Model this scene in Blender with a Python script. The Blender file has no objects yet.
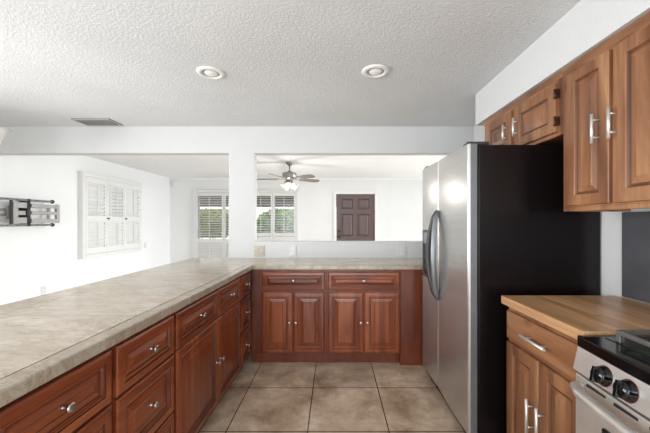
import bpy, bmesh, math, random
from mathutils import Vector, Matrix
random.seed(7)
SC = bpy.context.scene
COL = SC.collection
PI = math.pi

# ---------------------------------------------------------------- camera, world, lights, exposure
H = 1.31
cam_d = bpy.data.cameras.new('camera')
cam_d.sensor_width = 36.0
cam_d.lens = 310.0 / 650.0 * 36.0
cam_d.shift_x = -9.0 / 650.0
cam_d.shift_y = 5.0 / 650.0
cam_d.clip_start = 0.02
cam = bpy.data.objects.new('camera', cam_d)
cam.location = (0, 0, H)
cam.rotation_euler = (PI / 2, 0, 0)
COL.objects.link(cam)
SC.camera = cam

world = bpy.data.worlds.new('sky')
SC.world = world
world.use_nodes = True
wn = world.node_tree.nodes
wn['Background'].inputs['Color'].default_value = (0.90, 0.955, 1.0, 1)
wn['Background'].inputs['Strength'].default_value = 2.2


def area(name, loc, target, sx, sy, power, color=(1, 1, 1), spread=180):
    d = bpy.data.lights.new(name, 'AREA')
    d.shape = 'RECTANGLE'
    d.size = sx
    d.size_y = sy
    d.energy = power
    d.color = color
    d.spread = math.radians(spread)
    o = bpy.data.objects.new(name, d)
    o.location = loc
    v = Vector(target) - Vector(loc)
    o.rotation_euler = v.to_track_quat('-Z', 'Y').to_euler()
    COL.objects.link(o)
    return o


# added fill lights behind the camera and at the living side; unseen dining window
area('fill_behind', (-1.0, -2.3, 1.2), (-0.8, 3.0, 1.5), 3.8, 2.0, 55, (0.95, 0.975, 1.0))
area('daylight_dining', (-3.75, 1.0, 1.3), (0.0, 1.6, 1.15), 2.4, 1.5, 57, (0.95, 0.975, 1.0), 125)
area('fill_living', (4.5, 5.2, 1.3), (-0.6, 5.2, 0.0), 2.2, 1.8, 61, (0.94, 0.97, 1.0), 70)

SC.view_settings.view_transform = 'Standard'
SC.view_settings.look = 'None'
SC.view_settings.gamma = 1.0
SC.view_settings.use_curve_mapping = False
SC.view_settings.exposure = 0.4


# ---------------------------------------------------------------- materials
def new_mat(name):
    m = bpy.data.materials.new(name)
    m.use_nodes = True
    nt = m.node_tree
    return m, nt, nt.nodes['Principled BSDF']


def lin(c):
    def f(v):
        v /= 255.0
        return v / 12.92 if v <= 0.04045 else ((v + 0.055) / 1.055) ** 2.4
    return tuple(f(v) for v in c) + (1,)


def ramp(nt, fac, stops):
    r = nt.nodes.new('ShaderNodeValToRGB')
    e = r.color_ramp.elements
    while len(e) < len(stops):
        e.new(0.5)
    for el, (p, c) in zip(e, stops):
        el.position = p
        el.color = c
    nt.links.new(fac, r.inputs['Fac'])
    return r.outputs['Color']


def coords(nt, scale=(1, 1, 1), kind='Object', loc=(0, 0, 0), vary=False):
    t = nt.nodes.new('ShaderNodeTexCoord')
    mp = nt.nodes.new('ShaderNodeMapping')
    mp.inputs['Scale'].default_value = scale
    mp.inputs['Location'].default_value = loc
    src = t.outputs[kind]
    if vary:
        oi = nt.nodes.new('ShaderNodeObjectInfo')
        ml = nt.nodes.new('ShaderNodeMath')
        ml.operation = 'MULTIPLY'
        ml.inputs[1].default_value = 17.0
        nt.links.new(oi.outputs['Random'], ml.inputs[0])
        ad = nt.nodes.new('ShaderNodeVectorMath')
        ad.operation = 'ADD'
        nt.links.new(src, ad.inputs[0])
        nt.links.new(ml.outputs[0], ad.inputs[1])
        src = ad.outputs[0]
    nt.links.new(src, mp.inputs['Vector'])
    return mp.outputs['Vector']


def noise(nt, vec, scale, detail=4, rough=0.55, dist=0.0):
    n = nt.nodes.new('ShaderNodeTexNoise')
    n.inputs['Scale'].default_value = scale
    n.inputs['Detail'].default_value = detail
    n.inputs['Roughness'].default_value = rough
    n.inputs['Distortion'].default_value = dist
    if vec is not None:
        nt.links.new(vec, n.inputs['Vector'])
    return n.outputs['Fac']


def bump(nt, b, height, strength, distance=0.01):
    n = nt.nodes.new('ShaderNodeBump')
    n.inputs['Strength'].default_value = strength
    n.inputs['Distance'].default_value = distance
    nt.links.new(height, n.inputs['Height'])
    nt.links.new(n.outputs['Normal'], b.inputs['Normal'])


def mixc(nt, fac, a, b, mode='MIX'):
    n = nt.nodes.new('ShaderNodeMix')
    n.data_type = 'RGBA'
    n.blend_type = mode
    if isinstance(fac, (int, float)):
        n.inputs[0].default_value = fac
    else:
        nt.links.new(fac, n.inputs[0])
    for v, i in ((a, 6), (b, 7)):
        if isinstance(v, tuple):
            n.inputs[i].default_value = v
        else:
            nt.links.new(v, n.inputs[i])
    return n.outputs[2]


def plain(name, rgb, rough=0.5, metal=0.0, spec=0.5, var=0.06, nscale=12.0, bmp=0.0, bscale=60.0):
    m, nt, b = new_mat(name)
    c = lin(rgb)
    v = coords(nt)
    d = tuple(x * (1 - var) for x in c[:3]) + (1,)
    l = tuple(min(1, x * (1 + var)) for x in c[:3]) + (1,)
    nt.links.new(ramp(nt, noise(nt, v, nscale), [(0.3, d), (0.7, l)]), b.inputs['Base Color'])
    b.inputs['Roughness'].default_value = rough
    b.inputs['Metallic'].default_value = metal
    b.inputs['Specular IOR Level'].default_value = spec
    if bmp:
        bump(nt, b, noise(nt, v, bscale, 3, 0.6), bmp)
    return m


def wood(name, cols, axis, rough=0.35, knots=0.0, scale=1.0, coat=0.0):
    """axis: grain direction in object space"""
    m, nt, b = new_mat(name)
    s = [9.0 * scale] * 3
    s['xyz'.index(axis)] = 1.1 * scale
    v = coords(nt, tuple(s), vary=True)
    n1 = noise(nt, v, 1.0, 6, 0.6, 1.2)
    col = ramp(nt, n1, [(0.28, lin(cols[0])), (0.5, lin(cols[1])), (0.72, lin(cols[2]))])
    s2 = [90.0] * 3
    s2['xyz'.index(axis)] = 4.0
    v2 = coords(nt, tuple(s2), vary=True)
    fine = ramp(nt, noise(nt, v2, 1.0, 3, 0.6), [(0.3, (0.72, 0.68, 0.66, 1)), (0.6, (1, 1, 1, 1))])
    col = mixc(nt, 0.7, col, fine, 'MULTIPLY')
    if knots:
        s3 = [6.5] * 3
        s3['xyz'.index(axis)] = 3.6
        v3 = coords(nt, tuple(s3), vary=True)
        vo = nt.nodes.new('ShaderNodeTexVoronoi')
        vo.inputs['Scale'].default_value = 1.0
        nt.links.new(v3, vo.inputs['Vector'])
        kf = ramp(nt, vo.outputs['Distance'], [(0.04, (knots,) * 3 + (1,)), (0.17, (0, 0, 0, 1))])
        col = mixc(nt, kf, col, lin((70, 38, 22)))
    nt.links.new(col, b.inputs['Base Color'])
    b.inputs['Roughness'].default_value = rough
    b.inputs['Coat Weight'].default_value = coat
    b.inputs['Coat Roughness'].default_value = 0.2
    bump(nt, b, noise(nt, v2, 1.0, 3, 0.6), 0.08, 0.002)
    return m


M = {}
# painted plaster
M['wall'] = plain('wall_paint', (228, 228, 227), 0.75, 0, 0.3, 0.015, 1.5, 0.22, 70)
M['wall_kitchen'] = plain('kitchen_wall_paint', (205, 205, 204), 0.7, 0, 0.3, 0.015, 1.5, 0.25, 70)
M['white_trim'] = plain('white_semi_gloss', (232, 231, 228), 0.4, 0, 0.4, 0.02)
M['shutter'] = plain('shutter_white', (217, 216, 213), 0.45, 0, 0.4, 0.02)

m, nt, b = new_mat('ceiling_texture')
v = coords(nt)
nt.links.new(ramp(nt, noise(nt, v, 0.9, 3), [(0.3, lin((206, 207, 208))), (0.7, lin((218, 219, 220)))]), b.inputs['Base Color'])
b.inputs['Roughness'].default_value = 0.9
bump(nt, b, ramp(nt, noise(nt, v, 66, 5, 0.65), [(0.4, (0, 0, 0, 1)), (0.62, (1, 1, 1, 1))]), 0.26, 0.008)
M['ceiling'] = m

M['ceiling_living'] = plain('ceiling_white_paint', (243, 243, 242), 0.85, 0, 0.3, 0.01, 1.5, 0.25, 60)

# floor tiles
m, nt, b = new_mat('floor_tile')
v = coords(nt, (1, 1, 1), 'Object', (0.1646 + 0.508 * 40, -2.442 + 0.508 * 40, 0))
br = nt.nodes.new('ShaderNodeTexBrick')
br.offset = 0.0
br.squash = 1.0
br.inputs['Scale'].default_value = 1.0
br.inputs['Brick Width'].default_value = 0.508
br.inputs['Row Height'].default_value = 0.508
br.inputs['Mortar Size'].default_value = 0.0038
br.inputs['Mortar Smooth'].default_value = 0.2
br.inputs['Bias'].default_value = 0.0
br.inputs['Color1'].default_value = (0.9, 0.9, 0.9, 1)
br.inputs['Color2'].default_value = (1.08, 1.06, 1.04, 1)
br.inputs['Mortar'].default_value = (1, 1, 1, 1)
nt.links.new(v, br.inputs['Vector'])
vo = coords(nt)
n1 = noise(nt, vo, 3.4, 8, 0.66, 0.3)
n2 = noise(nt, vo, 9.0, 6, 0.6, 0.4)
c1 = ramp(nt, n1, [(0.32, lin((160, 135, 111))), (0.5, lin((206, 184, 159))), (0.68, lin((238, 221, 198)))])
c2 = ramp(nt, n2, [(0.3, (0.8, 0.78, 0.76, 1)), (0.65, (1, 1, 1, 1))])
c = mixc(nt, 0.8, c1, c2, 'MULTIPLY')
c = mixc(nt, 1.0, c, br.outputs['Color'], 'MULTIPLY')
c = mixc(nt, br.outputs['Fac'], c, lin((62, 47, 40)))
nt.links.new(c, b.inputs['Base Color'])
b.inputs['Roughness'].default_value = 0.42
inv = nt.nodes.new('ShaderNodeMath')
inv.operation = 'SUBTRACT'
inv.inputs[0].default_value = 1.0
nt.links.new(br.outputs['Fac'], inv.inputs[1])
bump(nt, b, inv.outputs[0], 0.5, 0.003)
M['floor'] = m


# travertine worktop tile
def stone(name, k=1.0, seams=True):
    m, nt, b = new_mat(name)
    vo = coords(nt)
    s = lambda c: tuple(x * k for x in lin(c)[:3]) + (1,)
    n1 = noise(nt, coords(nt, (1.0, 2.4, 1.0)), 2.2, 9, 0.66, 1.4)
    c1 = ramp(nt, n1, [(0.3, s((172, 158, 138))), (0.47, s((190, 178, 160))), (0.6, s((200, 189, 172))), (0.75, s((212, 203, 188)))])
    n2 = noise(nt, coords(nt, (1, 2.0, 1)), 24, 8, 0.75, 0.6)
    c1 = mixc(nt, 0.9, c1, ramp(nt, n2, [(0.32, (0.70, 0.66, 0.60, 1)), (0.5, (1, 1, 1, 1)), (0.68, (1.1, 1.09, 1.07, 1))]), 'MULTIPLY')
    n4 = noise(nt, vo, 5.0, 6, 0.7, 0.8)
    c1 = mixc(nt, ramp(nt, n4, [(0.56, (0, 0, 0, 1)), (0.72, (0.5, 0.5, 0.5, 1))]), c1, s((176, 146, 116)))
    n3 = noise(nt, coords(nt, (1, 3.0, 1)), 1.6, 6, 0.7, 2.2)
    vein = ramp(nt, n3, [(0.47, (0, 0, 0, 1)), (0.5, (0.55, 0.55, 0.55, 1)), (0.53, (0, 0, 0, 1))])
    c1 = mixc(nt, vein, c1, s((160, 128, 104)))
    if seams:
        br = nt.nodes.new('ShaderNodeTexBrick')
        br.offset = 0.0
        br.inputs['Scale'].default_value = 1.0
        br.inputs['Brick Width'].default_value = 0.61
        br.inputs['Row Height'].default_value = 0.61
        br.inputs['Mortar Size'].default_value = 0.0018
        br.inputs['Mortar Smooth'].default_value = 0.3
        nt.links.new(coords(nt, (1, 1, 1), 'Object', (0.05, 0.28, 0)), br.inputs['Vector'])
        c1 = mixc(nt, br.outputs['Fac'], c1, s((120, 104, 90)))
    nt.links.new(c1, b.inputs['Base Color'])
    b.inputs['Roughness'].default_value = 0.13
    b.inputs['Specular IOR Level'].default_value = 0.5
    bump(nt, b, n2, 0.05, 0.003)
    return m


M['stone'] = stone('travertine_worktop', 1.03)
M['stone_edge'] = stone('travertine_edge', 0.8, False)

CH = [(80, 33, 14), (132, 62, 31), (162, 88, 47)]
M['cherry_v'] = wood('cherry_vertical', CH, 'z', 0.3, 0, 0.8, 0.25)
M['cherry_h'] = wood('cherry_horizontal', CH, 'x', 0.3, 0, 0.8, 0.25)
M['cherry_glaze'] = wood('cherry_dark_glaze', [(52, 21, 12), (76, 32, 19), (92, 42, 25)], 'z', 0.4)
M['cherry_frame'] = wood('cherry_frame', [(78, 34, 19), (108, 50, 29), (126, 66, 40)], 'z', 0.35, 0, 0.8, 0.15)
AL = [(88, 50, 29), (142, 96, 64), (182, 136, 96)]
M['alder_v'] = wood('knotty_alder_vertical', AL, 'z', 0.38, 0.85, 0.55, 0.15)
M['alder_h'] = wood('knotty_alder_horizontal', AL, 'x', 0.38, 0.7, 0.55, 0.15)
M['alder_glaze'] = wood('alder_groove', [(72, 42, 24), (100, 62, 38), (118, 76, 48)], 'z', 0.45)
M['cavity'] = plain('dark_gap', (34, 24, 20), 0.8)

# butcher block strips
m, nt, b = new_mat('butcher_block')
v = coords(nt, (1, 1, 1), 'Object')
br = nt.nodes.new('ShaderNodeTexBrick')
br.offset = 0.37
br.inputs['Scale'].default_value = 1.0
br.inputs['Brick Width'].default_value = 0.55
br.inputs['Row Height'].default_value = 0.042
br.inputs['Mortar Size'].default_value = 0.0006
br.inputs['Color1'].default_value = (0.78, 0.72, 0.66, 1)
br.inputs['Color2'].default_value = (1.18, 1.14, 1.08, 1)
br.inputs['Mortar'].default_value = (0.7, 0.62, 0.55, 1)
nt.links.new(v, br.inputs['Vector'])
n1 = noise(nt, coords(nt, (1.5, 22, 22)), 1.0, 5, 0.6, 0.8)
c = ramp(nt, n1, [(0.3, lin((170, 126, 88))), (0.55, lin((202, 162, 122))), (0.75, lin((216, 180, 142)))])
c = mixc(nt, 1.0, c, br.outputs['Color'], 'MULTIPLY')
nt.links.new(c, b.inputs['Base Color'])
b.inputs['Roughness'].default_value = 0.35
M['butcher'] = m

# brushed stainless steel
m, nt, b = new_mat('stainless_steel')
v = coords(nt, (2, 2, 160))
n1 = noise(nt, v, 1.0, 3, 0.6)
nt.links.new(ramp(nt, n1, [(0.3, lin((184, 182, 179))), (0.7, lin((200, 198, 195)))]), b.inputs['Base Color'])
b.inputs['Metallic'].default_value = 0.78
b.inputs['Roughness'].default_value = 0.27
bump(nt, b, n1, 0.02, 0.001)
M['steel'] = m
M['range_steel'] = plain('range_steel', (214, 208, 202), 0.42, 0.75)
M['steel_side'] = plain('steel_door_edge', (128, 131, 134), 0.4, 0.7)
M['nickel'] = plain('brushed_nickel', (226, 225, 222), 0.4, 0.75)
M['pewter'] = plain('pewter_knob', (190, 188, 184), 0.3, 1.0)
M['black_gloss'] = plain('black_gloss', (12, 11, 12), 0.12)
M['black_side'] = plain('black_fridge_side', (17, 12, 13), 0.25, 0, 0.3, 0.1, 3.0, 0.04, 220)
M['black_iron'] = plain('cast_iron', (70, 68, 67), 0.32, 0.5)
M['grate_iron'] = plain('grate_iron', (128, 125, 122), 0.3, 0.6)
M['grey_plastic'] = plain('grey_plastic', (128, 130, 132), 0.4)
M['grey_metal'] = plain('grey_metal', (164, 162, 159), 0.4, 0.3)
M['rail_grey'] = plain('rail_grey', (122, 120, 118), 0.4, 0.3)
M['dark_metal'] = plain('dark_metal', (62, 60, 60), 0.4, 0.5)
M['bronze'] = plain('bronze_hinge', (84, 64, 50), 0.4, 0.8)
M['slate'] = plain('slate_panel', (72, 71, 75), 0.5, 0, 0.4, 0.2, 5.0)
M['door_brown'] = plain('door_paint', (101, 84, 82), 0.4, 0, 0.4, 0.05)
M['plate_white'] = plain('plate_white', (228, 227, 223), 0.35)
M['plate_beige'] = plain('plate_stone', (190, 180, 164), 0.45, 0, 0.4, 0.14, 40)
M['plate_dim'] = plain('plate_off_white', (206, 206, 204), 0.35)
M['vent'] = plain('vent_grey', (170, 167, 163), 0.5)
M['vent_dark'] = plain('vent_cavity', (84, 81, 79), 0.8)
M['red_glow'] = plain('knob_red_glow', (96, 22, 18), 0.3)  # red glow around the knobs, put in as a dark red ring
M['fan_metal'] = plain('fan_pewter', (150, 144, 138), 0.35, 0.6)
M['fan_blade'] = plain('fan_blade_grey', (116, 108, 100), 0.45, 0, 0.4, 0.1)
M['leaf'] = plain('leaf_green', (122, 158, 74), 0.6, 0, 0.3, 0.45, 9)
M['leaf_pale'] = plain('leaf_pale_green', (152, 158, 104), 0.6, 0, 0.3, 0.35, 9)
M['bark'] = plain('bark', (96, 76, 58), 0.9)
M['patio'] = plain('patio_concrete', (205, 200, 192), 0.9, 0, 0.3, 0.08, 4)
M['patio_roof'] = plain('patio_roof_paint', (120, 112, 106), 0.8)
M['bounce_floor'] = plain('pale_bounce_floor', (206, 198, 186), 0.5, 0, 0.4, 0.05, 3.0)
M['green_reflection'] = plain('cooktop_green_reflection', (34, 40, 26), 0.2)  # green reflection in the black cooktop, put into the base colour


def emit(name, rgb, s, base=(240, 238, 230)):
    m, nt, b = new_mat(name)
    b.inputs['Base Color'].default_value = lin(base)
    b.inputs['Emission Color'].default_value = lin(rgb)
    b.inputs['Emission Strength'].default_value = s
    b.inputs['Roughness'].default_value = 0.35
    return m


M['bulb'] = emit('warm_bulb', (255, 226, 186), 2.2)
M['can_lens'] = emit('recessed_lens', (255, 252, 245), 0.12, (214, 212, 208))


def glass(name, tint=(1, 1, 1, 1)):
    m = bpy.data.materials.new(name)
    m.use_nodes = True
    nt = m.node_tree
    nt.nodes.clear()
    o = nt.nodes.new('ShaderNodeOutputMaterial')
    t = nt.nodes.new('ShaderNodeBsdfTransparent')
    t.inputs['Color'].default_value = tint
    g = nt.nodes.new('ShaderNodeBsdfGlossy')
    g.inputs['Roughness'].default_value = 0.05
    f = nt.nodes.new('ShaderNodeFresnel')
    mx = nt.nodes.new('ShaderNodeMixShader')
    nt.links.new(f.outputs[0], mx.inputs[0])
    nt.links.new(t.outputs[0], mx.inputs[1])
    nt.links.new(g.outputs[0], mx.inputs[2])
    nt.links.new(mx.outputs[0], o.inputs['Surface'])
    return m


M['glass'] = glass('window_glass')
m, nt, b = new_mat('frosted_shade')
b.inputs['Base Color'].default_value = lin((238, 236, 230))
b.inputs['Roughness'].default_value = 0.3
b.inputs['Transmission Weight'].default_value = 0.35
M['frosted'] = m


# ---------------------------------------------------------------- mesh builder
class MB:
    def __init__(self):
        self.bm = bmesh.new()

    def quad(self, pts, mi=0, smooth=False):
        vs = [self.bm.verts.new(p) for p in pts]
        f = self.bm.faces.new(vs)
        f.material_index = mi
        f.smooth = smooth
        return f

    def box(self, x0, x1, y0, y1, z0, z1, mi=0):
        P = [(x0, y0, z0), (x1, y0, z0), (x1, y1, z0), (x0, y1, z0), (x0, y0, z1), (x1, y0, z1), (x1, y1, z1), (x0, y1, z1)]
        v = [self.bm.verts.new(p) for p in P]
        for idx in ((3, 2, 1, 0), (4, 5, 6, 7), (0, 1, 5, 4), (1, 2, 6, 5), (2, 3, 7, 6), (3, 0, 4, 7)):
            f = self.bm.faces.new([v[i] for i in idx])
            f.material_index = mi
        return self

    def obox(self, c, ax, ay, az, hx, hy, hz, mi=0):
        """oriented box: centre, three unit axes, half sizes"""
        c = Vector(c)
        ax, ay, az = Vector(ax) * hx, Vector(ay) * hy, Vector(az) * hz
        s = [(-1, -1, -1), (1, -1, -1), (1, 1, -1), (-1, 1, -1), (-1, -1, 1), (1, -1, 1), (1, 1, 1), (-1, 1, 1)]
        v = [self.bm.verts.new(c + ax * a + ay * b_ + az * d) for a, b_, d in s]
        for idx in ((3, 2, 1, 0), (4, 5, 6, 7), (0, 1, 5, 4), (1, 2, 6, 5), (2, 3, 7, 6), (3, 0, 4, 7)):
            self.bm.faces.new([v[i] for i in idx]).material_index = mi
        return self

    def prism(self, poly, axis, a0, a1, mi=0):
        """poly: 2D points in the two remaining axes (xyz order), extruded along axis"""
        def p3(p, a):
            if axis == 'x':
                return (a, p[0], p[1])
            if axis == 'y':
                return (p[0], a, p[1])
            return (p[0], p[1], a)
        lo = [self.bm.verts.new(p3(p, a0)) for p in poly]
        hi = [self.bm.verts.new(p3(p, a1)) for p in poly]
        n = len(poly)
        fs = [self.bm.faces.new(lo[::-1]), self.bm.faces.new(hi)]
        for i in range(n):
            fs.append(self.bm.faces.new([lo[i], lo[(i + 1) % n], hi[(i + 1) % n], hi[i]]))
        for f in fs:
            f.material_index = mi
        return self

    def tube(self, path, r, n=10, mi=0, ry=None, up=(0, 0, 1)):
        """smooth tube along a path; r radius (list ok); ry flattened second radius"""
        P = [Vector(p) for p in path]
        rs = r if isinstance(r, (list, tuple)) else [r] * len(P)
        rings = []
        for i, p in enumerate(P):
            t = (P[min(i + 1, len(P) - 1)] - P[max(i - 1, 0)]).normalized()
            u = Vector(up)
            if abs(u.dot(t)) > 0.95:
                u = Vector((1, 0, 0)) if abs(t.x) < 0.9 else Vector((0, 1, 0))
            a = t.cross(u).normalized()
            b_ = a.cross(t).normalized()
            q = rs[i] if ry is None else ry
            rings.append([self.bm.verts.new(p + a * rs[i] * math.cos(2 * PI * k / n) + b_ * q * math.sin(2 * PI * k / n)) for k in range(n)])
        for i in range(len(P) - 1):
            for k in range(n):
                f = self.bm.faces.new([rings[i][k], rings[i][(k + 1) % n], rings[i + 1][(k + 1) % n], rings[i + 1][k]])
                f.smooth = True
                f.material_index = mi
        for rg in (rings[0][::-1], rings[-1]):
            self.bm.faces.new(rg).material_index = mi
        return self

    def lathe(self, prof, origin=(0, 0, 0), axis=(0, 0, 1), n=24, mi=0, smooth=True):
        """prof: (radius, height along axis)"""
        o = Vector(origin)
        w = Vector(axis).normalized()
        u = w.orthogonal().normalized()
        v_ = w.cross(u)
        rings = []
        for r, h in prof:
            if r < 1e-6:
                rings.append([self.bm.verts.new(o + w * h)])
            else:
                rings.append([self.bm.verts.new(o + w * h + (u * math.cos(2 * PI * k / n) + v_ * math.sin(2 * PI * k / n)) * r) for k in range(n)])
        for A, B in zip(rings, rings[1:]):
            for k in range(n):
                a, a2 = A[k % len(A)], A[(k + 1) % len(A)]
                b_, b2 = B[k % len(B)], B[(k + 1) % len(B)]
                vs = []
                for q in (a, a2, b2, b_):
                    if q not in vs:
                        vs.append(q)
                if len(vs) >= 3:
                    f = self.bm.faces.new(vs)
                    f.smooth = smooth
                    f.material_index = mi
        return self

    def panel(self, x0, x1, z0, z1, y, prof, glaze=()):
        """nested rectangles: prof = (inset, projection toward -y); glaze = loop indices whose band is groove"""
        loops = []
        for ins, h in prof:
            a0, a1, c0, c1 = x0 + ins, x1 - ins, z0 + ins, z1 - ins
            loops.append([self.bm.verts.new(p) for p in ((a0, y - h, c0), (a1, y - h, c0), (a1, y - h, c1), (a0, y - h, c1))])
        for i in range(len(loops) - 1):
            for k in range(4):
                f = self.bm.faces.new([loops[i][k], loops[i][(k + 1) % 4], loops[i + 1][(k + 1) % 4], loops[i + 1][k]])
                f.material_index = 1 if i in glaze else 0
        self.bm.faces.new(loops[-1])
        self.bm.faces.new(loops[0][::-1])
        return self

    def build(self, name, mats, parent=None, bevel=0.0, seg=2, loc=None, rotz=None):
        bmesh.ops.recalc_face_normals(self.bm, faces=self.bm.faces)
        me = bpy.data.meshes.new(name)
        self.bm.to_mesh(me)
        self.bm.free()
        for mm in (mats if isinstance(mats, (list, tuple)) else [mats]):
            me.materials.append(mm)
        o = bpy.data.objects.new(name, me)
        COL.objects.link(o)
        if parent:
            o.parent = parent
        if loc is not None:
            o.location = loc
        if rotz is not None:
            o.rotation_euler = (0, 0, rotz)
        if bevel:
            bv = o.modifiers.new('bevel', 'BEVEL')
            bv.width = bevel
            bv.segments = seg
            bv.limit_method = 'ANGLE'
        return o


def tag(o, label=None, cat=None, group=None, kind=None):
    if label:
        o['label'] = label
    if cat:
        o['category'] = cat
    if group:
        o['group'] = group
    if kind:
        o['kind'] = kind
    return o


def thing(name, label, cat, loc=(0, 0, 0), rotz=0.0, group=None):
    o = bpy.data.objects.new(name, None)
    o.empty_display_size = 0.1
    COL.objects.link(o)
    o.location = loc
    o.rotation_euler = (0, 0, rotz)
    return tag(o, label, cat, group)


def struct(o):
    o['kind'] = 'structure'
    return o


# ---------------------------------------------------------------- room shell
ZC = 2.346          # kitchen ceiling
XL, XR = -3.91, 1.525   # left wall, kitchen right wall
YF = 7.4            # far wall
Y0, Y1 = 3.38, 3.50  # partition between kitchen and living room
YB = -2.5           # open side behind the camera
XE = 4.6            # living room right end

struct(MB().box(XL - .1, XE, YB, YF + .1, -0.1, 0).build('floor', M['floor']))
struct(MB().box(XL - .1, XE, YB, Y1 - .06, ZC, ZC + .1).build('ceiling', M['ceiling']))
struct(MB().box(XL - .1, XE, Y1 - .06, YF + .1, ZC, ZC + .1).build('ceiling_living', M['ceiling_living']))


def wall_cells(axis, a0, a1, u0, u1, z0, z1, holes):
    """wall slab with rectangular holes (u0,u1,z0,z1); axis is the thin direction"""
    mb = MB()
    us = sorted({u0, u1, *[h[0] for h in holes], *[h[1] for h in holes]})
    for ua, ub in zip(us, us[1:]):
        hs = sorted([h for h in holes if h[0] <= ua + 1e-6 and h[1] >= ub - 1e-6], key=lambda h: h[2])
        z = z0
        spans = []
        for h in hs:
            if h[2] > z + 1e-6:
                spans.append((z, h[2]))
            z = h[3]
        if z < z1 - 1e-6:
            spans.append((z, z1))
        for za, zb in spans:
            if axis == 'x':
                mb.box(a0, a1, ua, ub, za, zb)
            else:
                mb.box(ua, ub, a0, a1, za, zb)
    return mb


WL = (4.78, 6.26, 0.75, 2.04)         # left wall window y0 y1 z0 z1
WA = (-3.27, -2.37, 0.30, 1.99)       # far wall, tall window left
WB = (-1.98, -0.90, 0.84, 1.99)       # far wall, window right
DR = (0.05, 0.975, 0.0, 1.965)        # far wall door
struct(wall_cells('x', XL - .1, XL, YB, YF, 0, ZC, [WL]).build('wall_left', M['wall']))
struct(wall_cells('y', YF, YF + .1, XL - .1, XE, 0, ZC, [WA, WB, DR]).build('wall_far', M['wall']))
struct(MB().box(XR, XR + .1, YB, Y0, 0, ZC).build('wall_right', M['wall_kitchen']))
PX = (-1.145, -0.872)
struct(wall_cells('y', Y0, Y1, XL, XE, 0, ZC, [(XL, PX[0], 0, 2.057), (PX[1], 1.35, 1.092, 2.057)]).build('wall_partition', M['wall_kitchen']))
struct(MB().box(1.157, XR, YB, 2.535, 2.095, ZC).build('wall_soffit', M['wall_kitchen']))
struct(MB().prism([(7.40, ZC), (7.36, ZC), (7.385, ZC - .045), (7.40, ZC - .05)], 'x', XL, XE).build('trim_1', M['white_trim']))
for nm, x0, x1 in (('baseboard_far', XL, -0.02),):
    struct(MB().box(x0, x1, YF - .014, YF, 0, .09).build(nm, M['white_trim'], bevel=.003))
struct(MB().box(XL, XL + .014, YB, YF - .014, 0, .09).build('baseboard_left', M['white_trim'], bevel=.003))


# unseen dining and living floor, made pale to bounce light upward
struct(MB().prism([(XL, YB), (-1.36, YB), (-1.36, Y1), (XE, Y1), (XE, YF), (XL, YF)], 'z', 0, .004).build('floor_living', M['bounce_floor']))

# outside
struct(MB().box(-9, XE + 4, YF + .1, 16, -.12, -.02).build('ground_patio', M['patio']))
struct(MB().box(-5, 1.2, YF + .1, 9.4, 2.30, 2.42).box(-5, 1.2, 9.4, 9.5, 1.76, 2.42).build('patio_roof', M['patio_roof']))


def shrub(name, label, loc, rx, ry, rz, zc, n, leaf, mat, seed):
    rnd = random.Random(seed)
    t = thing(name, label, 'shrub', loc)
    mb = MB()
    for i in range(n):
        a = rnd.uniform(0, 2 * PI)
        c = rnd.uniform(-1, 1)
        s = math.sqrt(1 - c * c)
        k = rnd.uniform(0.55, 1.0) ** 0.5
        p = Vector((rx * k * s * math.cos(a), ry * k * s * math.sin(a), zc + rz * k * c))
        d1 = Vector((rnd.gauss(0, 1), rnd.gauss(0, 1), rnd.gauss(0, 1))).normalized()
        d2 = d1.orthogonal().normalized()
        l = leaf * rnd.uniform(0.7, 1.3)
        mb.quad([p - d1 * l, p + d2 * l * .45, p + d1 * l, p - d2 * l * .45])
    mb.build('foliage', mat, t)
    st = MB()
    for k in range(4):
        a = k * PI / 2 + .4
        st.tube([(0.04 * math.cos(a), .04 * math.sin(a), -.02), (rx * .3 * math.cos(a), ry * .3 * math.sin(a), zc * .6), (rx * .5 * math.cos(a), ry * .5 * math.sin(a), zc + rz * .3)], [.025, .018, .008], 6)
    st.build('stem', M['bark'], t)
    return t


shrub('green_shrub', 'leafy green shrub seen through the shutter louvers right of the white column', (-1.75, 10.4, 0), .95, .55, .62, 1.12, 5000, .085, M['leaf'], 1)
shrub('garden_bush', 'wide pale green bush seen through the tall shutters left of the white column', (-4.3, 11.0, 0), 1.3, .6, .5, 1.25, 5000, .085, M['leaf_pale'], 2)


# ---------------------------------------------------------------- windows with panes and plantation shutters
def window(name, axis, plane, u0, u1, z0, z1, mull):
    fw = .035
    mb = MB()
    P = lambda ua, ub, za, zb: (mb.box(plane[0], plane[1], ua, ub, za, zb) if axis == 'x' else mb.box(ua, ub, plane[0], plane[1], za, zb))
    P(u0, u0 + fw, z0, z1); P(u1 - fw, u1, z0, z1)
    P(u0 + fw, u1 - fw, z0, z0 + fw); P(u0 + fw, u1 - fw, z1 - fw, z1)
    for q in mull:
        P(q - .02, q + .02, z0 + fw, z1 - fw)
    o = struct(mb.build(name, M['white_trim']))
    g = MB()
    c = (plane[0] + plane[1]) / 2
    if axis == 'x':
        g.box(c - .003, c + .003, u0 + fw, u1 - fw, z0 + fw, z1 - fw)
    else:
        g.box(u0 + fw, u1 - fw, c - .003, c + .003, z0 + fw, z1 - fw)
    g.build('pane', M['glass'], o)
    return o


window('window_1', 'x', (XL - .09, XL - .05), *WL, [5.52])
window('window_2', 'y', (YF + .05, YF + .09), *WA, [])
window('window_3', 'y', (YF + .05, YF + .09), *WB, [-1.44])


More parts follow.
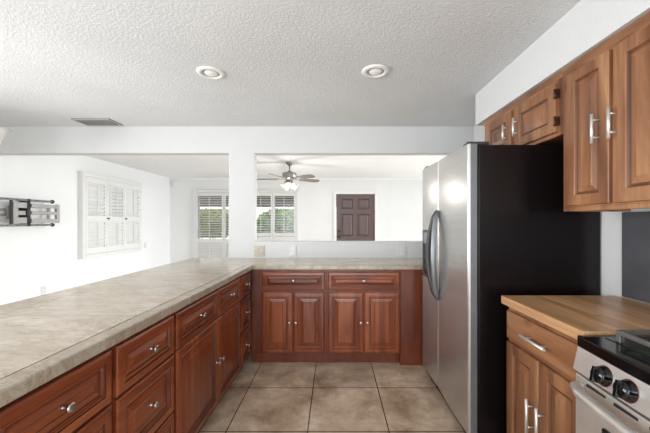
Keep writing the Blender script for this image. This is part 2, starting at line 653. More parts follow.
def louver_bank(mb, x0, x1, z0, z1, yc, pitch, width, tilt):
    n = max(1, int(round((z1 - z0) / pitch)))
    p = (z1 - z0) / n
    ca, sa = math.cos(tilt), math.sin(tilt)
    for i in range(n):
        zc = z0 + p * (i + .5)
        c = Vector(((x0 + x1) / 2, yc, zc))
        mb.obox(c, (1, 0, 0), (0, ca, sa), (0, -sa, ca), (x1 - x0) / 2, width / 2, .0045)


def shutter(name, label, loc, rotz, W, z0, z1, panels, mid, fr=.055, knobs=(), deep=0.0):
    """local: x along the wall, front is -y, wall plane at y=0. panels: (x0,x1, tilt_top, tilt_bottom)"""
    t = thing(name, label, 'shutter', (Vector(loc) + Vector((deep * math.sin(rotz), -deep * math.cos(rotz), 0))), rotz)
    f = MB()
    d0, d1 = -.045, deep
    f.box(0, fr, d0, d1, z0, z1).box(W - fr, W, d0, d1, z0, z1).box(fr, W - fr, d0, d1, z0, z0 + fr).box(fr, W - fr, d0, d1, z1 - fr, z1)
    f.box(-.012, W + .012, -.052, d0, z1 - .012, z1 + .012)
    f.build('shutter_frame', M['shutter'], t, bevel=.004)
    st = .042
    for (x0, x1, tt, tb) in panels:
        a, c = z0 + fr + .003, z1 - fr - .003
        mb = MB()
        y0, y1 = -.043, -.015
        mb.box(x0, x0 + st, y0, y1, a, c).box(x1 - st, x1, y0, y1, a, c)
        mb.box(x0 + st, x1 - st, y0, y1, a, a + .10).box(x0 + st, x1 - st, y0, y1, c - .075, c)
        if mid:
            mb.box(x0 + st, x1 - st, y0, y1, mid - .04, mid + .04)
            louver_bank(mb, x0 + st, x1 - st, a + .10, mid - .04, -.028, .058, .066, tb)
            louver_bank(mb, x0 + st, x1 - st, mid + .04, c - .075, -.028, .058, .066, tt)
        else:
            louver_bank(mb, x0 + st, x1 - st, a + .10, c - .075, -.028, .058, .066, tt)
        p = mb.build('shutter_panel', M['shutter'], t)
        xc = (x0 + x1) / 2
        rods = [(mid + .07, c - .10), (a + .13, mid - .07)] if mid else [(a + .13, c - .10)]
        for za, zb in rods:
            MB().box(xc - .006, xc + .006, -.072, -.060, za, zb).build('tilt_rod', M['shutter'], p)
        for kx, kz in knobs:
            if x0 - .001 <= kx <= x1 + .001:
                MB().lathe([(0, 0), (.008, 0), (.007, .012), (.016, .02), (.016, .028), (0, .033)], (kx, -.043, kz), (0, -1, 0), 14).build('knob', M['dark_metal'], p)
        hx = x0 if x0 < W / 2 - .2 else x1
        for hz in (a + .12, (a + c) / 2, c - .12):
            MB().box(hx - .006, hx + .006, -.05, -.04, hz - .03, hz + .03).build('hinge', M['plate_dim'], p)
    return t


# left wall: three panels, mostly closed
shutter('window_shutter', 'white three-panel plantation shutter with two dark knobs on the left wall', (XL, 4.73, 0), PI / 2, 1.45, .735, 2.065,
        [(.058, .499, math.radians(-48), math.radians(-62)), (.503, .943, math.radians(-42), math.radians(-62)), (.947, 1.392, math.radians(-52), math.radians(-62))], 1.36,
        knobs=((.516, 1.36), (.96, 1.36)), deep=.035)
shutter('window_shutter', 'tall white plantation shutter on the far wall left of the column, reaching below the worktop', (-3.34, YF, 0), 0, 1.04, .24, 2.05,
        [(.058, .72, math.radians(14), math.radians(-66)), (.724, .98, math.radians(10), math.radians(-60))], .86)
shutter('window_shutter', 'white plantation shutter with open louvers and greenery, right of the column', (-2.06, YF, 0), 0, 1.21, .78, 2.05,
        [(.058, .60, math.radians(8), math.radians(-55)), (.604, 1.15, math.radians(8), math.radians(-55))], 1.0)


# ---------------------------------------------------------------- front door on the far wall
dmb = MB()
dx0, dx1, dz1 = DR[0] + .004, DR[1] - .004, DR[3] - .004
dmb.box(dx0, dx1, YF + .012, YF + .052, .005, dz1)
w = dx1 - dx0
pp = [(0, 0), (.0, .001), (.012, -.012), (.028, -.012), (.05, .0), (.055, .001)]
cols_ = ((dx0 + .115, dx0 + w / 2 - .05), (dx0 + w / 2 + .05, dx1 - .115))
for xa, xb in cols_:
    for za, zb in ((1.60, 1.86), (.95, 1.50), (.22, .80)):
        dmb.panel(xa, xb, za, zb, YF + .012 - .0005, [(0, 0), (.0, .010), (.014, .014), (.02, .002), (.034, .002), (.055, .012)], (2, 3))
door = struct(dmb.build('door_1', [M['door_brown'], plain('door_groove', (72, 59, 58), 0.5)]))
MB().lathe([(0, 0), (.03, 0), (.03, .008), (.012, .012), (.012, .035), (.028, .045), (.03, .06), (.02, .072), (0, .075)], (dx0 + .07, YF + .012, .95), (0, -1, 0), 18).build('door_knob', M['dark_metal'], door)
MB().lathe([(0, 0), (.028, 0), (.026, .014), (0, .016)], (dx0 + .07, YF + .012, 1.08), (0, -1, 0), 18).build('deadbolt', M['dark_metal'], door)
cs = MB()
cs.box(DR[0] - .065, DR[0], YF - .018, YF, 0, DR[3] + .065).box(DR[1], DR[1] + .065, YF - .018, YF, 0, DR[3] + .065).box(DR[0], DR[1], YF - .018, YF, DR[3], DR[3] + .065)
struct(cs.build('trim_2', M['white_trim'], bevel=.005))


# ---------------------------------------------------------------- wall plates and sensor
def plate(name, label, cat, loc, rotz, w, h, mat, kind):
    t = thing(name, label, cat, loc, rotz)
    MB().box(-w / 2, w / 2, -.007, 0, -h / 2, h / 2).build('cover_plate', mat, t, bevel=.003)
    if kind == 'outlet':
        for dz in (-.024, .024):
            r = MB()
            r.box(-.016, .016, -.0095, -.007, dz - .014, dz + .014)
            s = r.build('socket', M['plate_white'], t)
            for sx in (-.0065, .0065):
                MB().box(sx - .0015, sx + .0015, -.0102, -.0095, dz - .004, dz + .008).build('slot', M['cavity'], s)
    else:
        n = kind
        for i in range(n):
            xc = (i - (n - 1) / 2) * .046
            MB().box(xc - .016, xc + .016, -.011, -.007, -.033, .033).build('rocker', mat, t, bevel=.002)
    return t


def wx(px, d):
    return (px - 334) * d / 310.0


def wz(py, d):
    return H + (222 - py) * d / 310.0


plate('switch_plate', 'square stone-coloured double switch plate on the low wall beside the column', 'switch', (wx(259.3, Y0), Y0, wz(251.5, Y0)), 0, .118, .118, M['plate_beige'], 2)
plate('wall_outlet', 'white outlet on the low wall between the stone switch plate and the far door', 'outlet', (wx(292.8, Y0), Y0, wz(251.5, Y0)), 0, .072, .118, M['plate_dim'], 'outlet')
plate('wall_outlet', 'white outlet on the low wall near the refrigerator', 'outlet', (wx(401.5, Y0), Y0, wz(251.5, Y0)), 0, .09, .118, M['plate_dim'], 'outlet')
plate('light_switch', 'white light switch on the far wall left of the brown door', 'switch', (wx(330, YF), YF, wz(220, YF)), 0, .075, .12, M['plate_white'], 1)
plate('wall_outlet', 'white outlet low on the left wall just above the worktop edge', 'outlet', (XL, 4.17, .38), PI / 2, .075, .118, M['plate_dim'], 'outlet')
plate('wall_outlet', 'small white outlet on the left wall right of the three-panel shutter', 'outlet', (XL, 6.42, .82), PI / 2, .075, .118, M['plate_dim'], 'outlet')
sn = thing('motion_sensor', 'small white motion sensor high in the far left corner', 'sensor', (XL + .10, YF, 2.20), 0)
MB().prism([(0, -.05), (-.04, -.045), (-.055, .0), (-.045, .05), (0, .055)], 'x', -.032, .032).build('sensor_body', M['plate_white'], sn, bevel=.006)
MB().box(-.02, .02, -.058, -.05, -.028, .004).build('lens', M['plate_dim'], sn)


# ---------------------------------------------------------------- TV mount on the left wall
tv = thing('tv_mount', 'grey metal folding television mount without a screen on the left wall', 'wall mount', (XL, 3.44, 1.42), PI / 2)
tv.scale = (.865, 1, 1)
y_ = -.10
MB().box(-.10, .60, -.012, 0, -.045, .045).box(.28, .44, -.03, -.012, -.08, .08).build('wall_plate', M['grey_metal'], tv, bevel=.004)
for zz in (-.155, .155):
    r = MB()
    r.box(-.08, .86, y_ - .022, y_, zz - .013, zz + .013)
    o = r.build('rail', M['rail_grey'], tv, bevel=.004)
    c = MB()
    c.lathe([(0, 0), (.024, 0), (.026, .02), (.02, .035), (0, .037)], (.84, y_ - .011, zz), (1, 0, 0), 14)
    c.build('end_cap', M['dark_metal'], o)
    for k in range(6):
        MB().box(.02 + k * .14, .055 + k * .14, y_ - .0235, y_ - .022, zz - .004, zz + .004).build('slot', M['dark_metal'], o)
cb = MB()
cb.box(.240, .262, y_ - .012, y_ + .012, -.15, .15)
cb.build('upright', M['dark_metal'], tv, bevel=.003)
cb = MB()
cb.box(.27, .50, y_ - .015, y_ + .02, .055, .125).box(.27, .50, y_ - .015, y_ + .02, -.135, -.06)
cb.box(.27, .33, y_ - .012, y_ + .02, -.06, .055).box(.33, .44, y_ - .012, y_ + .02, -.03, .02)
cb.build('bracket', M['grey_metal'], tv, bevel=.003)
cb = MB()
cb.box(.455, .50, y_ - .02, y_ + .08, -.15, .15)
cb.tube([(.478, y_ - .005, -.17), (.478, y_ - .005, .17)], .026, 12)
cb.build('pivot', M['dark_metal'], tv)
for zz, hh in ((.088, .022), (0.0, .02), (-.10, .026)):
    MB().box(.50, .92, y_ - .04, y_ - .012, zz - hh, zz + hh).build('arm', M['grey_metal'], tv, bevel=.004)
cb = MB()
cb.box(.80, .83, y_ - .012, y_ + .015, -.12, .11).box(.90, .945, y_ - .045, y_ - .005, -.13, .12)
cb.build('tilt_head', M['grey_metal'], tv, bevel=.004)
for zz in (-.004, -.085):
    MB().box(-.02, .23, -.05, -.012, zz - .016, zz + .016).build('folded_arm', M['grey_metal'], tv, bevel=.004)


# ---------------------------------------------------------------- ceiling fan
FY = 5.43
FX = wx(289.5, FY)
fan = thing('ceiling_fan', 'grey five-blade ceiling fan with lit glass shades hanging beyond the column', 'ceiling fan', (FX, FY, ZC))
MB().lathe([(0, 0), (.07, 0), (.068, -.025), (.03, -.055), (.014, -.06), (.014, -.02), (0, -.02)], n=24).build('canopy', M['fan_metal'], fan)
MB().tube([(0, 0, -.05), (0, 0, -.17)], .012, 12).build('downrod', M['fan_metal'], fan)
MB().lathe([(0, -.155), (.03, -.155), (.05, -.175), (.115, -.185), (.125, -.20), (.125, -.265), (.11, -.285), (.06, -.305), (.05, -.34), (0, -.34)], n=28).build('motor_housing', M['fan_metal'], fan)
for k in range(5):
    a = math.radians(32 + 72 * k)
    ca, sa = math.cos(a), math.sin(a)
    ax, ay = Vector((ca, sa, 0)), Vector((-sa, ca, 0))
    tl = math.radians(-14)
    ayt = ay * math.cos(tl) + Vector((0, 0, 1)) * math.sin(tl)
    azt = ax.cross(ayt)
    mb = MB()
    out = [(.20, .045), (.24, .058), (.52, .068), (.57, .055), (.59, .03)]
    up, lo = [], []
    zb = -.29
    pts = [(r, w_) for r, w_ in out] + [(r, -w_) for r, w_ in reversed(out)]
    top = [mb.bm.verts.new(ax * r + ayt * w_ + azt * .004 + Vector((0, 0, zb))) for r, w_ in pts]
    bot = [mb.bm.verts.new(ax * r + ayt * w_ - azt * .004 + Vector((0, 0, zb))) for r, w_ in pts]
    mb.bm.faces.new(top); mb.bm.faces.new(bot[::-1])
    for i in range(len(pts)):
        j = (i + 1) % len(pts)
        mb.bm.faces.new([top[i], bot[i], bot[j], top[j]])
    bl = mb.build('blade', M['fan_blade'], fan)
    ir = MB()
    ir.obox(ax * .165 + Vector((0, 0, -.294)), ax, ay, (0, 0, 1), .065, .014, .004)
    ir.obox(ax * .245 + Vector((0, 0, -.294)), ax, ayt, azt, .03, .035, .004)
    ir.build('blade_iron', M['fan_metal'], bl)
lk = MB().lathe([(0, -.335), (.06, -.34), (.065, -.36), (.03, -.38), (0, -.385)], n=20).build('light_kit', M['fan_metal'], fan)
for k in range(4):
    a = math.radians(35 + 90 * k)
    d = Vector((math.cos(a) * .8, math.sin(a) * .8, -.62)).normalized()
    o = Vector((math.cos(a) * .05, math.sin(a) * .05, -.36))
    MB().lathe([(.018, 0), (.022, .02), (.034, .045), (.05, .085), (.056, .11), (.053, .11), (.046, .085), (.03, .045), (.015, .02)], o, d, 18).build('glass_shade', M['frosted'], fan)
    MB().lathe([(0, .02), (.014, .03), (.028, .07), (.02, .095), (0, .105)], o, d, 14).build('bulb', M['bulb'], fan)


fl = bpy.data.lights.new('fan_lamp', 'POINT')
fl.energy = 12
fl.shadow_soft_size = .09
fl.color = (1.0, .96, .9)
flo = bpy.data.objects.new('fan_lamp', fl)
flo.location = (FX, FY, ZC - .52)
COL.objects.link(flo)

# ---------------------------------------------------------------- recessed ceiling lights, vent, hanging lamp
for px, py, lb in ((211, 73, 'white round recessed ceiling light, the left one of two above the kitchen'),
                   (375.5, 71.5, 'white round recessed ceiling light, the right one nearer the refrigerator')):
    d = 310 * (ZC - H) / (222 - py)
    t = thing('recessed_light', lb, 'ceiling light', (wx(px, d), d, ZC), 0, 'recessed lights in the kitchen ceiling')
    MB().lathe([(.058, 0), (.094, 0), (.094, -.004), (.088, -.010), (.068, -.014), (.060, -.008), (.058, 0)], n=36).build('trim_ring', M['plate_white'], t)
    MB().lathe([(.044, -.001), (.060, -.001), (.060, -.004), (.044, -.004), (.044, -.001)], n=32).build('gap_ring', M['vent'], t)
    MB().lathe([(0, -.016), (.036, -.013), (.044, -.005), (.044, -.001), (0, -.001)], n=28).build('lens', M['can_lens'], t)

vt = thing('ceiling_vent', 'grey slatted air vent in the ceiling near the partition header', 'vent', (wx(98.5, 3.23), 3.22, ZC))
MB().box(-.19, .19, -.105, .105, -.004, 0).build('backing', M['vent_dark'], vt)
MB().box(-.19, .19, -.105, -.085, -.012, -.004).box(-.19, .19, .085, .105, -.012, -.004).box(-.19, -.17, -.085, .085, -.012, -.004).box(.17, .19, -.085, .085, -.012, -.004).build('frame', M['vent'], vt)
for k in range(7):
    yy = -.072 + k * .024
    MB().obox((0, yy, -.010), (1, 0, 0), (0, .8, .6), (0, -.6, .8), .169, .011, .0012).build('slat', M['vent'], vt)

LD = 2.75
lx, lz = wx(8, LD), wz(129, LD)
lamp = thing('hanging_lamp', 'white glass bowl lamp hanging at the left edge before the header', 'lamp', (lx - .34, LD, ZC))
MB().lathe([(0, 0), (.065, 0), (.06, -.02), (.02, -.035), (0, -.035)], n=24).build('canopy', M['plate_white'], lamp)
MB().tube([(0, 0, -.03), (0, 0, -.34)], .009, 10).build('stem', M['plate_white'], lamp)
zr = lz - ZC
for k, a in enumerate((0, 2 * PI / 3, 4 * PI / 3)):
    dx, dy = math.cos(a), math.sin(a)
    r0 = .25
    MB().tube([(0, 0, -.33), (dx * r0 * .3, dy * r0 * .3, -.41), (dx * r0 * .7, dy * r0 * .7, -.43), (dx * r0, dy * r0, zr - .135)], .008, 8).build('arm', M['plate_white'], lamp)
    c = (dx * r0, dy * r0, zr)
    MB().lathe([(0, -.14), (.034, -.14), (.036, -.125), (.018, -.115), (.022, -.105), (.045, -.075), (.055, -.045), (.072, -.015), (.09, 0), (.086, .0), (.068, -.012), (.05, -.045), (.04, -.072), (0, -.1)], c, n=24).build('glass_shade', M['frosted'], lamp)


# ---------------------------------------------------------------- cabinets
def knob_cherry(parent, x, y, z):
    MB().lathe([(0, 0), (.008, 0), (.007, .004), (.0046, .010), (.005, .016), (.0112, .021), (.0138, .0255), (.013, .029), (.0078, .0315), (0, .0325)], (x, y, z), (0, -1, 0), 16).build('knob', M['pewter'], parent)


def bar_pull(parent, a, b_, r=.0066, off=.032):
    a, b_ = Vector(a), Vector(b_)
    mb = MB()
    d = (b_ - a)
    mb.tube([a + Vector((0, -off, 0)), b_ + Vector((0, -off, 0))], r, 10, up=(0, 1, 0))
    for k in (.2, .8):
        p = a + d * k
        mb.tube([p, p + Vector((0, -off, 0))], r * .72, 8)
    return mb.build('bar_pull', M['nickel'], parent)


CH_DOOR = [(0, 0), (0, .013), (.003, .0165), (.012, .0195), (.036, .0205), (.0385, .0205), (.0395, .0165), (.0415, .0165), (.044, .0185), (.0475, .0185), (.0490, .0145), (.0555, .0135), (.0570, .0105), (.0600, .0105), (.068, .0120), (.088, .0180), (.0895, .0165), (.091, .0165), (.093, .0180)]
CH_GLAZE = (5, 6, 9, 11, 12, 15, 16)
AL_DOOR = [(0, 0), (0, .015), (.003, .019), (.055, .019), (.058, .016), (.064, .011), (.072, .010), (.098, .017), (.100, .018)]
AL_GLAZE = (4, 5)


def rope(parent, x0, x1, z0, z1, y, mat):
    """carved rope bead running round a drawer front, one continuous twisted cord"""
    cs = [(x0, z0), (x1, z0), (x1, z1), (x0, z1)]
    pts = []
    for k in range(4):
        (a, c), (b_, d) = cs[k], cs[(k + 1) % 4]
        n = max(4, int(math.hypot(b_ - a, d - c) / .0042) // 2 * 2)
        pts += [(a + (b_ - a) * i / n, y, c + (d - c) * i / n) for i in range(n)]
    pts.append(pts[0])
    mb = MB()
    mb.tube(pts, [.0034 if i % 2 else .0016 for i in range(len(pts))], 6, up=(0, 1, 0))
    return mb.build('rope_moulding', mat, parent)


def scaled(prof, s):
    return [(i * s, h) for i, h in prof]


def base_cabinet(label, loc, rotz, w, fronts, wood_set, depth=.56, toe=True, name='base_cabinet', hgt=.872, rails=None):
    """local: x 0..w, front plane y=0 facing -y. fronts: list of dicts"""
    t = thing(name, label, 'cabinet', loc, rotz)
    f_, v_, h_, g_ = wood_set
    mb = MB()
    mb.box(0, w, 0, depth, .105, hgt)
    mb.build('carcass', f_, t, bevel=.0015, seg=1)
    if toe:
        MB().box(0, w, .055, depth, 0, .105).build('toe_kick', f_, t)
    for fr in fronts:
        x0, x1, z0, z1 = fr['r']
        kind = fr['k']
        prof, gl = fr.get('prof', (CH_DOOR, CH_GLAZE))
        m_ = min(x1 - x0, z1 - z0) / 2
        s = min(1.0, (m_ - .012) / prof[-1][0])
        o = MB().panel(x0, x1, z0, z1, 0, scaled(prof, s), gl).build(kind, [h_ if kind == 'drawer' else v_, g_], t)
        if kind == 'drawer' and fr.get('knobs'):
            rope(o, x0 + .0505 * s, x1 - .0505 * s, z0 + .0505 * s, z1 - .0505 * s, -.0148, h_)
        for kx, kz in fr.get('knobs', ()):
            knob_cherry(o, kx, -.018, kz)
        for a, b_ in fr.get('pulls', ()):
            bar_pull(o, (a[0], -.018, a[1]), (b_[0], -.018, b_[1]))
        for hz in fr.get('hinges', ()):
            MB().box(x1 - .002, x1 + .012, -.02, -.001, hz - .03, hz + .03).tube([(x1 + .002, -.021, hz - .03), (x1 + .002, -.021, hz + .03)], .005, 8).build('hinge', M['bronze'], o)
    return t


CHS = (M['cherry_frame'], M['cherry_v'], M['cherry_h'], M['cherry_glaze'])
ALS = (M['alder_v'], M['alder_v'], M['alder_h'], M['alder_glaze'])


def drawer(x0, x1, z0, z1):
    return dict(k='drawer', r=(x0, x1, z0, z1), knobs=(((x0 + x1) / 2, (z0 + z1) / 2 + .006),))


def cdoor(x0, x1, kx, z0=.117, z1=.667, kz=.397):
    return dict(k='door', r=(x0, x1, z0, z1), knobs=((kx, kz),))


# peninsula frame: origin at the inside corner of the worktop, slightly turned
TH = -.02
OX, OY = -.735, 2.80


def pen(u, v):
    """u to the right of the worktop's front edge, v along +Y from the corner"""
    return (OX + u * math.cos(TH) - v * math.sin(TH), OY + u * math.sin(TH) + v * math.cos(TH), 0)


def pen_cab(label, d0, d1, fronts):
    return base_cabinet(label, pen(-.03, d0 - OY), PI / 2 + TH, d1 - d0 - .001, fronts, CHS, .56)


def stack3(w):
    return [drawer(.012, w - .012, .675, .858), drawer(.012, w - .012, .395, .662), drawer(.012, w - .012, .117, .382)]


pen_cab('cherry drawer cabinet nearest the camera under the peninsula worktop, cut by the left frame edge', .685, 1.106, stack3(.42))
pen_cab('cherry three-drawer cabinet under the peninsula, second from the camera', 1.107, 1.515, stack3(.408))
w = 2.512 - 1.516
pen_cab('wide cherry cabinet with two doors and two drawers in the middle of the peninsula', 1.516, 2.512,
        [drawer(.012, w / 2 + .02, .675, .858), drawer(w / 2 + .032, w - .012, .675, .858),
         cdoor(.012, w / 2 + .022, w / 2 - .008), cdoor(w / 2 + .026, w - .012, w / 2 + .055)])
pen_cab('narrow cherry three-drawer cabinet at the far end of the peninsula by the inside corner', 2.513, 2.80, stack3(.28))

# back run
YC = 2.83
X1a, X1b = -.755, -.066
base_cabinet('cherry cabinet under the back worktop, left of two, touching the inside corner', (X1a, YC, 0), 0, X1b - X1a, [
    drawer(-.653 - X1a, -.082 - X1a, .685, .852),
    cdoor(-.653 - X1a, -.376 - X1a, -.405 - X1a), cdoor(-.370 - X1a, -.085 - X1a, -.345 - X1a)], CHS, .54)
X2a, X2b = -.065, .605
base_cabinet('cherry cabinet under the back worktop, right of two, nearer the refrigerator', (X2a, YC, 0), 0, X2b - X2a, [
    drawer(-.054 - X2a, .594 - X2a, .685, .852),
    cdoor(-.054 - X2a, .268 - X2a, .242 - X2a), cdoor(.276 - X2a, .594 - X2a, .302 - X2a)], CHS, .54)
tag(MB().box(.606, 1.15, YC - .004, YC + .54, 0, .872).build('end_panel', M['cherry_frame'], bevel=.002),
    'plain cherry end panel reaching the floor between the back cabinets and the refrigerator', 'cabinet panel')

# L-shaped stone worktop
wt = thing('stone_worktop', 'L-shaped beige travertine worktop over the cherry peninsula and back cabinets', 'worktop', (OX, OY, 0), TH)
R = Matrix.Rotation(-TH, 3, 'Z')


def loc2(x, y):
    q = R @ Vector((x - OX, y - OY, 0))
    return (q.x, q.y)


ES = .062
inner = loc2(OX - ES, OY + ES)
poly = [(-ES - .002, -2.45), (-ES - .002, inner[1] + .002), loc2(1.15, OY + ES + .002), loc2(1.15, Y0 - .001), loc2(PX[0] - .385, Y0 - .001), (-.81, .55), (-.81, -2.45)]
MB().prism(poly, 'z', .874, .9145).build('tile_surface', M['stone'], wt)
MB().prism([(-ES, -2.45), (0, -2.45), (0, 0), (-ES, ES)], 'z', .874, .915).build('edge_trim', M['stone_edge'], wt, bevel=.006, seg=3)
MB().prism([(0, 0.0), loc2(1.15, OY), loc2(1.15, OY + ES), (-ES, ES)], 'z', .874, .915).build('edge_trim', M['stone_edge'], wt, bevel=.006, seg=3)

# peninsula back panel carrying the overhang on the dining side
bp = MB().box(-.62, -.60, -2.2, .55, 0, .872).build('back_panel', M['cherry_frame'])
bp.location = (OX, OY, 0)
bp.rotation_euler = (0, 0, TH)
tag(bp, 'cherry back panel under the peninsula worktop on the dining room side', 'cabinet panel')

# ---------------------------------------------------------------- right side: alder base cabinet and butcher block
ADR = (AL_DOOR, AL_GLAZE)
XB = .927
YA, YBb = 1.645, 1.113
w = YA - YBb
base_cabinet('knotty alder base cabinet with bar pulls between the refrigerator and the range', (XB, YA, 0), -PI / 2, w, [
    dict(k='drawer', r=(.012, w - .012, .70, .845), prof=([(0, 0), (0, .015), (.004, .019), (.006, .019)], ()), pulls=(((w / 2 - .085, .772), (w / 2 + .085, .772)),)),
    dict(k='door', r=(.012, w / 2 - .003, .125, .685), prof=ADR, pulls=(((w / 2 - .035, .34), (w / 2 - .035, .50)),)),
    dict(k='door', r=(w / 2 + .003, w - .012, .125, .685), prof=ADR, pulls=(((w / 2 + .035, .34), (w / 2 + .035, .50)),)),
], ALS, .575)
bb = MB().box(0, YA - YBb + .017, -.034, .58, 0, .043).build('butcher_block', M['butcher'], bevel=.006, seg=3)
bb.location = (XB, YA + .015, .8725)
bb.rotation_euler = (0, 0, -PI / 2)
tag(bb, 'light butcher block worktop on the alder base cabinet beside the range', 'worktop')

# slate panel on the right wall
tag(MB().box(XR - .016, XR - .002, .1, 1.627, .918, 1.358).build('backsplash_panel', M['slate'], bevel=.002), 'dark slate backsplash panel on the right wall behind the range', 'backsplash')


# wall cabinets
def wall_cabinet(label, y_far, y_near, z0, z1, doors, hinge_side=None):
    XW = 1.19
    t = thing('wall_cabinet', label, 'cabinet', (XW, y_far, z0), -PI / 2)
    w = y_far - y_near
    h = z1 - z0
    mb = MB().box(0, w, 0, XR - XW - .002, .02, h)
    mb.box(0, w, 0, .02, 0, .02).box(0, .018, .02, XR - XW - .002, 0, .02).box(w - .018, w, .02, XR - XW - .002, 0, .02)
    mb.build('carcass', M['alder_v'], t, bevel=.0015, seg=1)
    MB().prism([(0, h - .03), (-.010, h - .012), (-.012, h), (0, h)], 'x', 0, w).build('crown_strip', M['alder_h'], t)
    for d in doors:
        x0, x1 = y_far - d['y'][0], y_far - d['y'][1]
        za, zb = d['z'][0] - z0, d['z'][1] - z0
        s = min(1.0, (min(x1 - x0, zb - za) / 2 - .03) / AL_DOOR[-1][0])
        o = MB().panel(x0, x1, za, zb, 0, scaled(AL_DOOR, s), AL_GLAZE).build('door', [M['alder_v'], M['alder_glaze']], t)
        hx = y_far - d['h'][0]
        bar_pull(o, (hx, -.018, d['h'][1] - z0), (hx, -.018, d['h'][2] - z0))
        for hz in d.get('hinges', ()):
            hz -= z0
            MB().box(x1 - .002, x1 + .014, -.02, -.001, hz - .022, hz + .022).tube([(x1 + .003, -.022, hz - .026), (x1 + .003, -.022, hz + .026)], .005, 8).build('hinge', M['bronze'], o)
    return t


wall_cabinet('tall knotty alder wall cabinet with two doors at the upper right', 1.608, .99, 1.361, 2.094,
             [dict(y=(1.563, 1.324), z=(1.388, 2.045), h=(1.372, 1.655, 1.785)), dict(y=(1.302, 1.03), z=(1.388, 2.045), h=(1.288, 1.655, 1.785))])
wall_cabinet('short knotty alder wall cabinet with hinged doors above the refrigerator', 2.446, 1.609, 1.765, 2.094,
             [dict(y=(2.39, 2.06), z=(1.785, 2.045), h=(2.095, 1.85, 1.965)), dict(y=(2.012, 1.645), z=(1.785, 2.045), h=(1.975, 1.85, 1.97), hinges=(1.84, 1.985))])

# ---------------------------------------------------------------- refrigerator
FN, FF, XF = 1.76, 2.68, .763
fw = FF - FN
fr = thing('refrigerator', 'side-by-side stainless steel refrigerator with black sides and bowed handles', 'refrigerator', (XF, FF, 0), -PI / 2)
MB().box(.004, fw - .004, 0.058, .755, .03, 1.748).build('cabinet_body', M['black_side'], fr, bevel=.006, seg=3)
split = FF - 2.268


def fdoor(x0, x1):
    n = 10
    pts = [(x0, .05), (x0, .012), (x0 + .006, .004)]
    for i in range(n + 1):
        k = i / n
        xx = x0 + .012 + (x1 - x0 - .024) * k
        pts.append((xx, -.006 * math.sin(PI * k)))
    pts += [(x1 - .006, .004), (x1, .012), (x1, .05)]
    mb = MB()
    mb.prism(pts, 'z', .095, 1.752)
    for f in mb.bm.faces:
        nrm = f.normal
    bmesh.ops.recalc_face_normals(mb.bm, faces=mb.bm.faces)
    for f in mb.bm.faces:
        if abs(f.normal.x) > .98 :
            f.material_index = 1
    return mb


dl = fdoor(0, split - .003).build('freezer_door', [M['steel'], M['steel_side']], fr)
dr = fdoor(split + .003, fw).build('fridge_door', [M['steel'], M['steel_side']], fr)


def bow_handle(parent, x, side, mat, name='handle'):
    path = []
    n = 16
    for i in range(n + 1):
        k = i / n
        z = .745 + (1.385 - .745) * k
        s = math.sin(PI * k)
        path.append((x + side * (.028 * s - .014), -.004 - .052 * s ** .6, z))
    MB().tube(path, [.019 if 0 < i < n else .014 for i in range(n + 1)], 12, up=(1, 0, 0), ry=.015).build(name, mat, parent)


bow_handle(dl, split - .036, -1.6, M['dark_metal'])
bow_handle(dr, split + .036, 1.6, M['steel_side'])
ds = MB()
dx0, dx1, dz0, dz1 = .06, .255, .86, 1.24
ds.box(dx0, dx0 + .014, -.016, .0, dz0, dz1).box(dx1 - .014, dx1, -.016, .0, dz0, dz1).box(dx0 + .014, dx1 - .014, -.016, 0, dz0, dz0 + .02).box(dx0 + .014, dx1 - .014, -.016, 0, dz1 - .02, dz1)
dsp = ds.build('dispenser', M['black_iron'], dl, bevel=.003)
MB().box(dx0 + .014, dx1 - .014, -.012, -.003, 1.13, dz1 - .02).build('control_panel', M['grey_plastic'], dsp)
MB().box(dx0 + .014, dx1 - .014, -.0075, -.003, dz0 + .02, 1.13).build('recess', M['black_gloss'], dsp)
MB().box(.006, fw - .006, .035, .058, .02, .09).build('base_grille', M['black_iron'], fr)
for xa in (.02, fw - .10):
    MB().box(xa, xa + .08, .01, .13, 1.7525, 1.77).tube([(xa + .04, .03, 1.752), (xa + .04, .03, 1.777)], .016, 12).build('hinge_cover', M['black_iron'], fr, bevel=.004)
for xa in (.05, fw - .05):
    for ya in (.12, .66):
        MB().lathe([(0, 0), (.022, 0), (.022, .012), (.012, .014), (.012, .03), (0, .03)], (xa, ya, 0), n=14).build('foot', M['black_iron'], fr)

# ---------------------------------------------------------------- gas range
RY, RXF = 1.108, .868
rg = thing('gas_range', 'stainless steel gas range with black cooktop and knobs at the lower right', 'range', (RXF, RY, 0), -PI / 2)
W = .755


def bow(x):
    return -.018 * math.sin(PI * min(1, max(0, x / W)))


def bowed(mb, yz_front, y_back, z0, z1, mi=0, n=12):
    """strip across the range whose front edge bows out: yz_front=(y at z0, y at z1)"""
    rings = []
    for i in range(n + 1):
        x = W * i / n
        b_ = bow(x)
        rings.append([mb.bm.verts.new(p) for p in ((x, yz_front[0] + b_, z0), (x, yz_front[1] + b_, z1), (x, y_back, z1), (x, y_back, z0))])
    for i in range(n):
        for k in range(4):
            mb.bm.faces.new([rings[i][k], rings[i][(k + 1) % 4], rings[i + 1][(k + 1) % 4], rings[i + 1][k]]).material_index = mi
    mb.bm.faces.new(rings[0][::-1]).material_index = mi
    mb.bm.faces.new(rings[-1]).material_index = mi
    return mb


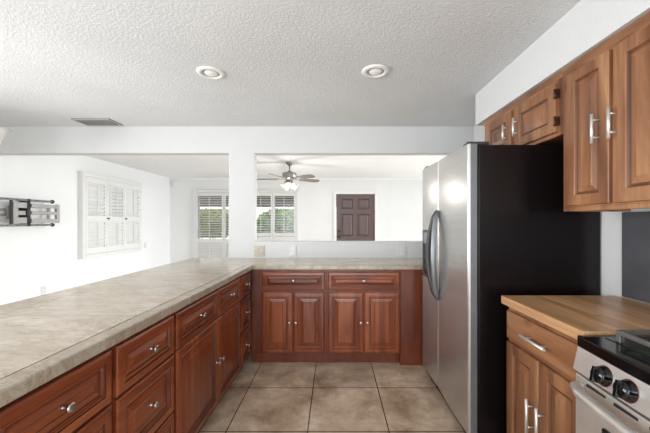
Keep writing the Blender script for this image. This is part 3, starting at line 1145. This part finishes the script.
MB().box(0, W, .05, .638, .03, .862).build('body', M['steel_side'], rg)
bowed(MB(), (0.0, 0.0), .62, .866, .905).build('cooktop', M['black_gloss'], rg, bevel=.004)
bowed(MB(), (-.016, 0.002), .05, .786, .8655).build('control_panel', M['range_steel'], rg, bevel=.003)
od = bowed(MB(), (-.006, -.006), .048, .215, .772).build('oven_door', M['range_steel'], rg, bevel=.004)
MB().box(.13, W - .13, -.026, -.012, .32, .66).build('oven_window', M['black_gloss'], od, bevel=.004)
for k in range(6):
    xa = .06 + k * .11
    MB().box(xa, xa + .075, bow(xa + .04) - .0085, bow(xa + .04) - .002, .753, .761).build('vent_slot', M['cavity'], od)
path = [(.034, -.006, .742)]
for i in range(15):
    k = i / 14
    x = .04 + (W - .08) * k
    path.append((x, -.046 + bow(x) * 1.8 if 0 < i < 14 else -.032, .742))
path.append((W - .034, -.006, .742))
MB().tube(path, .020, 14, ry=.016).build('oven_handle', M['range_steel'], od)
bowed(MB(), (-.002, -.002), .048, .04, .205).build('bottom_drawer', M['range_steel'], rg, bevel=.004)
tilt = Vector((0, -1, .22)).normalized()
for k in range(5):
    x = .132 + (.086 * k if k < 2 else .086 + .118 + (k - 2) * .12 if k == 2 else .086 + .236 + (k - 3) * .105)
    o = Vector((x, bow(x) - .0065, .823))
    kn = MB().lathe([(0, 0), (.030, 0), (.030, .004), (.027, .006), (.0255, .022), (.022, .028), (0, .029)], o, tilt, 24).build('knob', M['black_gloss'], rg)
    ri = MB()
    ri.lathe([(.0275, .001), (.0325, .001), (.0315, .003), (.0275, .003), (.0275, .001)], o, tilt, 24)
    ri.build('knob_glow_ring', M['red_glow'], kn)
    u = Vector((1, 0, 0))
    v_ = tilt.cross(u)
    MB().obox(o + tilt * .034, u, v_, tilt, .0055, .024, .008).build('grip', M['black_gloss'], kn, bevel=.002)
MB().box(.03, W - .03, .075, .57, .9052, .9075).build('burner_tray', M['green_reflection'], rg)
for bx in (.19, .565):
    for by in (.19, .44):
        bu = MB().lathe([(0, 0), (.055, 0), (.055, .006), (.038, .010), (.038, .016), (0, .018)], (bx, by, .9075), n=20).build('burner', M['grey_metal'], rg)
        MB().lathe([(0, .016), (.036, .016), (.034, .026), (0, .028)], (bx, by, .9075), n=20).build('burner_cap', M['black_iron'], bu)
for gx in (.07, .445):
    mb = MB()
    x0, x1 = gx, gx + .245
    zt = .946
    for yy in (.085, .315, .55):
        mb.box(x0, x1, yy - .007, yy + .007, zt - .014, zt)
    for xx in (x0, x1):
        mb.box(xx - .007, xx + .007, .085, .55, zt - .014, zt)
    for yy in (.20, .43):
        mb.box(x0, x0 + .075, yy - .006, yy + .006, zt - .012, zt + .004)
        mb.box(x1 - .075, x1, yy - .006, yy + .006, zt - .012, zt + .004)
        xc = (x0 + x1) / 2
        mb.box(xc - .006, xc + .006, yy - .105, yy - .035, zt - .012, zt + .004)
        mb.box(xc - .006, xc + .006, yy + .035, yy + .105, zt - .012, zt + .004)
    for xx in (x0, x1):
        for yy in (.09, .545):
            mb.box(xx - .008, xx + .008, yy - .008, yy + .008, .907, zt)
    mb.build('grate', M['grate_iron'], rg, bevel=.002)
for xa in (.05, W - .05):
    for ya in (.10, .58):
        MB().lathe([(0, 0), (.02, 0), (.02, .01), (.012, .012), (.012, .03), (0, .03)], (xa, ya, 0), n=12).build('foot', M['black_iron'], rg)
